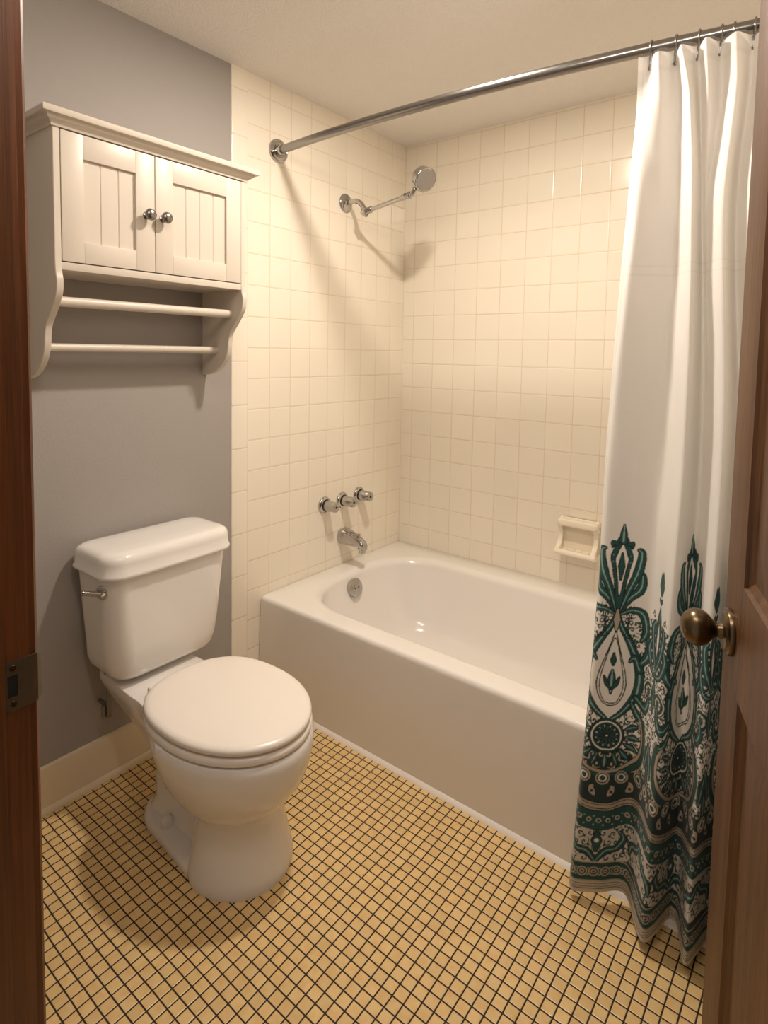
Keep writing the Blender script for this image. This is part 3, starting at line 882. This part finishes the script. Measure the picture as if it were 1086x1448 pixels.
# soft creases and a sagging top hem between rings
P3[:, :, 1] += 0.0016 * np.sin(V * 23 + U * 41) * np.sin(U * 30 + V * 7) * np.clip(V * 3, 0, 1)
topm = np.clip((V - 1.80) / 0.13, 0, 1) ** 2
ringpos = np.interp([1.2635, 1.315, 1.361, 1.4045, 1.466, 1.528], lev[5, :, 0], us)
dmin = np.min(np.abs(us[:, None] - ringpos[None]), axis=1)
P3[:, :, 2] -= topm * 0.003 * np.clip(dmin / 0.06, 0, 1)[None]
# print: drawn once on a half repeat, mirrored and repeated along the cloth
RW = 0.252
RES = 0.0009
na, nv_ = int(RW / 2 / RES) + 2, int(0.90 / RES) + 2
A, B = np.meshgrid(np.arange(na) * RES, np.arange(nv_) * RES)
CREAM = np.array((0.82, 0.775, 0.70)); TEAL = np.array((0.020, 0.088, 0.084)); DARK = np.array((0.012, 0.026, 0.026)); BEIGE = np.array((0.50, 0.42, 0.33)); PALE = np.array((0.30, 0.46, 0.44))
img = np.ones((nv_, na, 3)) * CREAM
def pt_spl(P, k=8):
    return np.array([(p.x, p.y) for p in crom([(a, b, 0) for a, b in P], k)])
def sd_stroke(P, w, mirror=True):
    P = pt_spl(P); n = len(P)
    w = np.interp(np.linspace(0, 1, n), np.linspace(0, 1, len(w)), w)
    x0, x1 = P[:, 0].min() - w.max() - .004, P[:, 0].max() + w.max() + .004
    y0, y1 = P[:, 1].min() - w.max() - .004, P[:, 1].max() + w.max() + .004
    d = np.full(A.shape, 1.0)
    i0, i1 = max(int(y0 / RES), 0), min(int(y1 / RES) + 2, nv_)
    j0, j1 = max(int(x0 / RES), 0), min(int(x1 / RES) + 2, na)
    if i0 >= i1 or j0 >= j1: return d
    a, b = A[i0:i1, j0:j1], B[i0:i1, j0:j1]
    m = np.full(a.shape, 1.0)
    for k in range(n - 1):
        dx, dy = P[k + 1] - P[k]; l2 = dx * dx + dy * dy + 1e-12
        t = np.clip(((a - P[k, 0]) * dx + (b - P[k, 1]) * dy) / l2, 0, 1)
        m = np.minimum(m, np.hypot(a - P[k, 0] - t * dx, b - P[k, 1] - t * dy) - (w[k] + (w[k + 1] - w[k]) * t))
    d[i0:i1, j0:j1] = m
    return d
def fill(d, c, o=DARK, ow=0.0012):
    img[d < 0] = c
    if o is not None: img[np.abs(d) < ow] = o
def leaf(P, w, c=TEAL, vein=True):
    d = sd_stroke(P, w); fill(d, c)
    if vein:
        v = sd_stroke(P[0:], [x * 0.16 for x in w]); img[(v < 0) & (d < -0.0015)] = PALE
def ringd(cx, cy, r): return np.abs(np.hypot(A - cx, B - cy) - r)
def disc(cx, cy, r): return np.hypot(A - cx, B - cy) - r
def dot(cx, cy, r, c=PALE): img[disc(cx, cy, r) < 0] = c
def curl(cx, cy, r, s=1, a0=0, c=DARK, w=0.0013):
    P = [(cx + s * r * (1 - 0.13 * k) * math.cos(a0 + 0.85 * k), cy + r * (1 - 0.13 * k) * math.sin(a0 + 0.85 * k)) for k in range(8)]
    fill(sd_stroke(P, [w * 0.6, w, w * 1.2, w * 1.6]), c, None)
# scrolling tendrils with leaf buds under everything in the lower print
rng = np.random.default_rng(7)
fa = np.sin(A * 210 + 2.6 * np.sin(B * 95 + 1)) * np.sin(B * 190 + 2.8 * np.sin(A * 120)) + 0.45 * np.sin(A * 330 - B * 60) * np.sin(B * 310)
edge = 0.675 + 0.03 * np.cos(2 * np.pi * A / RW * 2)
low = B < np.where(A < 0.105, edge, 0.66)
img[B < 0.335 + 0.02 * np.cos(2 * np.pi * A / RW)] = DARK * 1.7
def tendrils(v0, v1, step, ca, cb, top):
    row = 0
    for cz in np.arange(v0, v1, step):
        for cx in np.arange(0.006 + (row % 2) * step / 2, RW / 2 + 0.004, step):
            x, z = cx + rng.uniform(-.003, .003), cz + rng.uniform(-.003, .003)
            if top is not None and z > top(x): continue
            s_ = 1 if (row + int(cx / step)) % 2 else -1
            a0 = rng.uniform(0, 6.28); r = step * rng.uniform(0.40, 0.52)
            P = [(x + s_ * r * (1 - 0.125 * k) * math.cos(a0 + 0.8 * k), z + r * (1 - 0.125 * k) * math.sin(a0 + 0.8 * k)) for k in range(8)]
            P = [(P[0][0] + s_ * r * 0.9 * math.sin(a0), P[0][1] - r * 0.9 * math.cos(a0))] + P
            fill(sd_stroke(P, [0.0006, 0.0013, 0.0015, 0.0012, 0.0019]), ca, None)
            q = P[2]; ux, uz = q[0] - x, q[1] - z; l = math.hypot(ux, uz) + 1e-6
            b_ = sd_stroke([q, (q[0] + ux / l * r * .35, q[1] + uz / l * r * .35), (q[0] + ux / l * r * .62 + .001, q[1] + uz / l * r * .6)], [0.0010, 0.0030, 0.0006])
            fill(b_, cb, None)
        row += 1
tendrils(0.325, 0.72, 0.0165, DARK, TEAL, lambda x: (0.675 + 0.03 * math.cos(4 * math.pi * x / RW)) if x < 0.105 else 0.66)
tendrils(0.20, 0.335, 0.022, BEIGE * 1.3, PALE, None)
# ogee and inner drop
og = [(0.003, 0.655), (0.012, 0.63), (0.040, 0.585), (0.062, 0.535), (0.060, 0.48), (0.036, 0.44), (0.006, 0.415)]
poly = pt_spl(og)
xin = np.interp(B, poly[::-1, 1], poly[::-1, 0], left=0, right=0)
inside = (A < xin) & (B > 0.415) & (B < 0.655)
img[inside] = CREAM
fill(sd_stroke(og, [0.004, 0.006, 0.0085, 0.0105, 0.010, 0.008, 0.004]), TEAL)
img[sd_stroke(og, [0.0008, 0.0012, 0.002, 0.002, 0.0016, 0.001]) < 0] = PALE
for sc_, w_ in ((1.0, 0.0013), (0.80, 0.0011)):
    fill(sd_stroke([(0.0, 0.535 + 0.085 * sc_), (0.010 * sc_, 0.585), (0.030 * sc_, 0.520), (0.032 * sc_, 0.485), (0.018 * sc_, 0.455 + 0.012 * (1 - sc_)), (0.0, 0.446 + 0.03 * (1 - sc_))], [w_]), DARK, None)
leaf([(0, 0.475), (0, 0.505), (0, 0.530)], [0.001, 0.009, 0.001])
leaf([(0, 0.485), (0.010, 0.498), (0.017, 0.515)], [0.001, 0.005, 0.001], vein=False)
leaf([(0, 0.54), (0.0, 0.552), (0.0, 0.567)], [0.001, 0.006, 0.001], vein=False)
for cx_, cz_ in ((0.100, 0.585), (0.098, 0.505)):
    fill(disc(cx_, cz_, 0.024), CREAM * 0.97); fill(disc(cx_, cz_, 0.019), TEAL); fill(disc(cx_, cz_, 0.014), CREAM * 0.97); fill(disc(cx_, cz_, 0.007), TEAL)
    for q_ in range(8):
        dot(cx_ + 0.0105 * math.cos(q_ * 0.785), cz_ + 0.0105 * math.sin(q_ * 0.785), 0.0016, DARK)
# leaves hanging off the ogee
for P, w in (([(0.062, 0.535), (0.050, 0.560), (0.038, 0.552)], [0.009, 0.008, 0.003]), ([(0.064, 0.55), (0.080, 0.575), (0.078, 0.605), (0.066, 0.615)], [0.006, 0.011, 0.009, 0.003]),
             ([(0.058, 0.47), (0.082, 0.455), (0.098, 0.475), (0.096, 0.50)], [0.006, 0.011, 0.009, 0.002]), ([(0.05, 0.455), (0.070, 0.425), (0.096, 0.415)], [0.004, 0.009, 0.002])):
    leaf(P, w)
# plume (top of the main motif)
leaf([(0.004, 0.655), (0.020, 0.69), (0.048, 0.715), (0.052, 0.745), (0.040, 0.758)], [0.003, 0.008, 0.011, 0.008, 0.002])
leaf([(0.004, 0.665), (0.022, 0.715), (0.040, 0.755), (0.046, 0.795), (0.036, 0.805)], [0.003, 0.008, 0.012, 0.009, 0.002])
leaf([(0.002, 0.655), (0.030, 0.668), (0.060, 0.660), (0.070, 0.625), (0.060, 0.600)], [0.002, 0.006, 0.010, 0.009, 0.003])
big = sd_stroke([(0, 0.665), (0, 0.735), (0, 0.785), (0, 0.825)], [0.003, 0.014, 0.024, 0.010]); fill(big, TEAL)
fill(sd_stroke([(0, 0.70), (0, 0.745), (0, 0.78), (0, 0.812)], [0.001, 0.008, 0.0145, 0.002]), CREAM)
leaf([(0, 0.735), (0, 0.765), (0, 0.795)], [0.001, 0.0065, 0.001], vein=False)
leaf([(0, 0.822), (0, 0.838), (0, 0.860)], [0.008, 0.007, 0.0005])
leaf([(0.012, 0.815), (0.022, 0.818), (0.022, 0.808)], [0.004, 0.004, 0.002], vein=False)
for k in range(5): dot(0.019, 0.745 + 0.015 * k, 0.0014)
fill(sd_stroke([(0, 0.62), (0, 0.645), (0, 0.668)], [0.002, 0.008, 0.002]), BEIGE)
curl(0.026, 0.642, 0.012, 1, 0.5); curl(0.088, 0.640, 0.012, -1, 1.2); curl(0.030, 0.612, 0.010, 1, 2.2); curl(0.082, 0.545, 0.012, 1, 4)
# secondary motif at the repeat boundary
m = RW / 2
leaf([(m, 0.56), (m, 0.615), (m, 0.655), (m, 0.70)], [0.003, 0.012, 0.016, 0.001])
fill(sd_stroke([(m, 0.59), (m, 0.63), (m, 0.668)], [0.001, 0.008, 0.001]), CREAM)
leaf([(m, 0.56), (m - 0.020, 0.60), (m - 0.030, 0.645), (m - 0.020, 0.665)], [0.003, 0.008, 0.010, 0.002])
leaf([(m, 0.55), (m - 0.026, 0.560), (m - 0.042, 0.595), (m - 0.032, 0.62)], [0.003, 0.007, 0.009, 0.002])
leaf([(m, 0.725), (m - 0.006, 0.745), (m - 0.004, 0.775)], [0.002, 0.008, 0.001], vein=False)
fill(sd_stroke([(m - 0.006, 0.715), (m - 0.001, 0.708)], [0.004, 0.003]), TEAL)
leaf([(m, 0.47), (m, 0.505), (m, 0.545)], [0.003, 0.013, 0.003])
# rosette
for r_, c in ((0.040, TEAL), (0.036, CREAM), (0.030, TEAL), (0.026, CREAM)):
    fill(disc(0, 0.375, r_), c)
for k in range(7):
    a = math.pi * k / 6 - math.pi / 2
    leaf([(0.004 * math.cos(a), 0.375 + 0.004 * math.sin(a)), (0.021 * math.cos(a), 0.375 + 0.021 * math.sin(a))], [0.001, 0.0042], vein=False)
for k in range(6):
    a = -math.pi / 2 + math.pi * 0.62 * k / 5
    leaf([(0.044 * math.cos(a), 0.375 + 0.044 * math.sin(a)), (0.060 * math.cos(a), 0.375 + 0.060 * math.sin(a)), (0.072 * math.cos(a), 0.375 + 0.072 * math.sin(a))], [0.001, 0.0075, 0.003])
low2 = B < 0.42
for r0, r1, c in ((0.080, 0.0885, BEIGE), (0.0885, 0.101, TEAL), (0.101, 0.105, BEIGE)):
    rr_ = np.hypot(A, B - 0.375); s_ = (rr_ > r0) & (rr_ < r1) & low2
    img[s_] = c
    img[(np.abs(rr_ - r0) < 0.001) & low2] = DARK
leaf([(m, 0.40), (m - 0.010, 0.37), (m - 0.018, 0.335)], [0.003, 0.011, 0.003]); leaf([(m, 0.36), (m, 0.33), (m, 0.30)], [0.002, 0.010, 0.003])
# bands near the hem follow a gentle wave
WV = 0.016 * np.cos(2 * np.pi * A / RW)
Bw = B + WV
def band(a, b, c, line=True):
    s_ = (Bw > a) & (Bw < b); img[s_] = c
    if line:
        for e in (a, b): img[np.abs(Bw - e) < 0.0013] = DARK
    return s_
band(0.232, 0.292, DARK * 1.6)
for cx, cz in ((0.0, 0.275), (0.042, 0.278), (0.084, 0.288), (0.126, 0.29)):
    for r_, c in ((0.0155, BEIGE), (0.012, DARK), (0.0095, CREAM), (0.006, TEAL)):
        img[disc(cx, cz, r_) < 0] = c
for cx, cz in ((0.021, 0.243), (0.063, 0.252), (0.105, 0.266)):
    leaf([(cx - 0.006, cz - 0.008), (cx, cz), (cx + 0.002, cz + 0.010), (cx - 0.003, cz + 0.015)], [0.004, 0.008, 0.006, 0.002], BEIGE, False)
    dot(cx, cz, 0.0035, DARK)
for e in (0.2215, 0.225): pass
band(0.212, 0.232, BEIGE); img[np.abs(Bw - 0.2265) < 0.001] = DARK; img[np.abs(Bw - 0.2175) < 0.001] = DARK
sb = band(0.166, 0.212, TEAL * 0.95)
for cx in np.arange(0, 0.13, 0.021):
    zc_ = 0.189 - 0.016 * math.cos(2 * math.pi * cx / RW)
    img[disc(cx, zc_, 0.0058) < 0] = BEIGE * 1.2; img[disc(cx, zc_, 0.0030) < 0] = DARK
    dot(cx + 0.0105, zc_ + 0.010, 0.0022); dot(cx + 0.0105, zc_ - 0.010, 0.0020)
sb = (Bw > 0.075) & (Bw < 0.166)
img[sb] = CREAM * 0.8
keep = img.copy()
tendrils(0.085, 0.175, 0.019, DARK, TEAL, None)
img[~sb] = keep[~sb]
leaf([(0, 0.075), (0.020, 0.10), (0.045, 0.105), (0.06, 0.13), (0.05, 0.145)], [0.004, 0.008, 0.008, 0.007, 0.002]); leaf([(m, 0.165), (m - 0.02, 0.14), (m - 0.045, 0.125), (m - 0.05, 0.10)], [0.004, 0.009, 0.008, 0.002])
fill(sd_stroke([(0, 0.10), (0, 0.125), (0, 0.148)], [0.003, 0.011, 0.002]), TEAL); dot(0, 0.125, 0.005, CREAM)
img[(B < 0.072)] = TEAL * 0.8
for e in (0.072, 0.028): img[np.abs(B - e) < 0.0014] = BEIGE
for cx in np.arange(0.0, 0.13, 0.0252):
    for r_, c in ((0.0115, BEIGE), (0.0085, DARK), (0.0055, BEIGE), (0.0028, TEAL)):
        img[disc(cx, 0.050, r_) < 0] = c
    dot(cx + 0.0126, 0.058, 0.0022); dot(cx + 0.0126, 0.042, 0.0022)
img[B < 0.026] = BEIGE * 1.25
for e in (0.020, 0.014, 0.009): img[np.abs(B - e) < 0.0011] = DARK * 4
img[1:-1, 1:-1] = (img[1:-1, 1:-1] * 2 + img[:-2, 1:-1] + img[2:, 1:-1] + img[1:-1, :-2] + img[1:-1, 2:]) / 6
U0 = 0.068
ph = np.abs(((U - U0 + RW / 2) % RW) - RW / 2)
ii = np.clip((V / RES).astype(int), 0, nv_ - 1); jj = np.clip((ph / RES).astype(int), 0, na - 1)
colr = img[ii, jj]
colr[V > 0.875] = CREAM
WHITE = np.array((0.87, 0.845, 0.805))
k = np.clip((V - 0.60) / 0.3, 0, 1)[..., None]
cw = np.all(np.abs(colr - CREAM) < 1e-4, axis=-1)
colr = np.where(cw[..., None], WHITE, colr)
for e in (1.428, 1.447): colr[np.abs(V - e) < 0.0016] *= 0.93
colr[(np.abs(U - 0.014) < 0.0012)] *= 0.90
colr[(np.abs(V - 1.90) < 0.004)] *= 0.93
cur = bpy.data.meshes.new('shower_curtain')
verts = P3.reshape(-1, 3)
nq = (NV - 1) * (NU - 1)
g = np.arange(NV * NU).reshape(NV, NU)
quads = np.stack([g[:-1, :-1], g[:-1, 1:], g[1:, 1:], g[1:, :-1]], -1).reshape(-1, 4)
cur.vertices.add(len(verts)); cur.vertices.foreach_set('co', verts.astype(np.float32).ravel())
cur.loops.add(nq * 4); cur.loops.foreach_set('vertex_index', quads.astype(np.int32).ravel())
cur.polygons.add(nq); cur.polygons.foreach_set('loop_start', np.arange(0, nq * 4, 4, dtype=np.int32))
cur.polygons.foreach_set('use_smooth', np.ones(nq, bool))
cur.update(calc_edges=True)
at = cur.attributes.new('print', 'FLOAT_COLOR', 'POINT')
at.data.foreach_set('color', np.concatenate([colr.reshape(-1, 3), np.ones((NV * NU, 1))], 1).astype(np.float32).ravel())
m, nt, b = nmat('printed_cotton')
an = nn(nt, 'ShaderNodeAttribute', attribute_name='print')
nt.links.new(an.outputs['Color'], b.inputs['Base Color'])
b.inputs['Roughness'].default_value = 0.75
b.inputs['Sheen Weight'].default_value = 0.1
tcn = nn(nt, 'ShaderNodeTexCoord'); nzn = nn(nt, 'ShaderNodeTexNoise'); nzn.inputs['Scale'].default_value = 900
nt.links.new(tcn.outputs['Object'], nzn.inputs['Vector'])
bpn = nn(nt, 'ShaderNodeBump'); bpn.inputs['Distance'].default_value = 0.0003
nt.links.new(nzn.outputs['Fac'], bpn.inputs['Height']); nt.links.new(bpn.outputs[0], b.inputs['Normal'])
trn = nn(nt, 'ShaderNodeBsdfTranslucent'); nt.links.new(an.outputs['Color'], trn.inputs[0])
mx = nn(nt, 'ShaderNodeMixShader'); mx.inputs[0].default_value = 0.18
nt.links.new(b.outputs[0], mx.inputs[1]); nt.links.new(trn.outputs[0], mx.inputs[2])
nt.links.new(mx.outputs[0], nt.nodes['Material Output'].inputs[0])
cur.materials.append(m)
cu = bpy.data.objects.new('shower_curtain', cur)
COL.objects.link(cu)
tag(cu, 'white shower curtain with a teal damask printed lower half hanging from the rod', 'shower curtain')

# ------------------------------------------------------------------ recessed ceiling light (just above the frame)
cl = empty('recessed_light', LAMP)
tag(cl, 'recessed round ceiling light between the toilet and the tub', 'ceiling light')
bm = bmesh.new()
lathe(bm, [(0.054, 0.0), (0.054, -0.003), (0.056, -0.005), (0.060, -0.004), (0.061, 0.0), (0.054, 0.0)], LAMP, (0, 0, 1), 40)
link('trim_ring', bm, m_base, cl, smooth=40)
ml, nt, b = nmat('warm_bulb_glass')
b.inputs['Emission Color'].default_value = (1, 0.82, 0.6, 1)
b.inputs['Emission Strength'].default_value = 3.0
bm = bmesh.new(); lathe(bm, [(0, -0.003), (0.051, -0.003), (0.051, 0), (0, 0)], LAMP, (0, 0, 1), 32)
link('lens', bm, ml, cl, smooth=40)

# made-up fixture around the fill lights above the doorway (behind the camera's view)
lb = empty('added_fill_bar', (1.325, YF, 2.105))
tag(lb, 'added two-globe chrome fill light fixture above the doorway, facing the shower curtain', 'wall light')
bm = bmesh.new(); bx(bm, 1.06, 1.59, YF, YF + 0.022, 2.078, 2.132, 0.005)
link('back_plate', bm, m_chrome, lb, smooth=30)
for x in (1.15, 1.50):
    bm = bmesh.new(); lathe(bm, [(0, 0), (0.022, 0), (0.022, 0.03), (0.018, 0.04), (0, 0.04)], (x, YF + 0.02, 2.105), (0, 1, -0.05), 24)
    link('socket', bm, m_chrome, lb)
    bm = bmesh.new(); lathe(bm, [(0.042 * math.sin(math.pi * k / 16), -0.042 * math.cos(math.pi * k / 16)) for k in range(17)], (x, -1.900, 2.10), (0, 0, 1), 24)
    link('globe', bm, ml, lb, smooth=60)
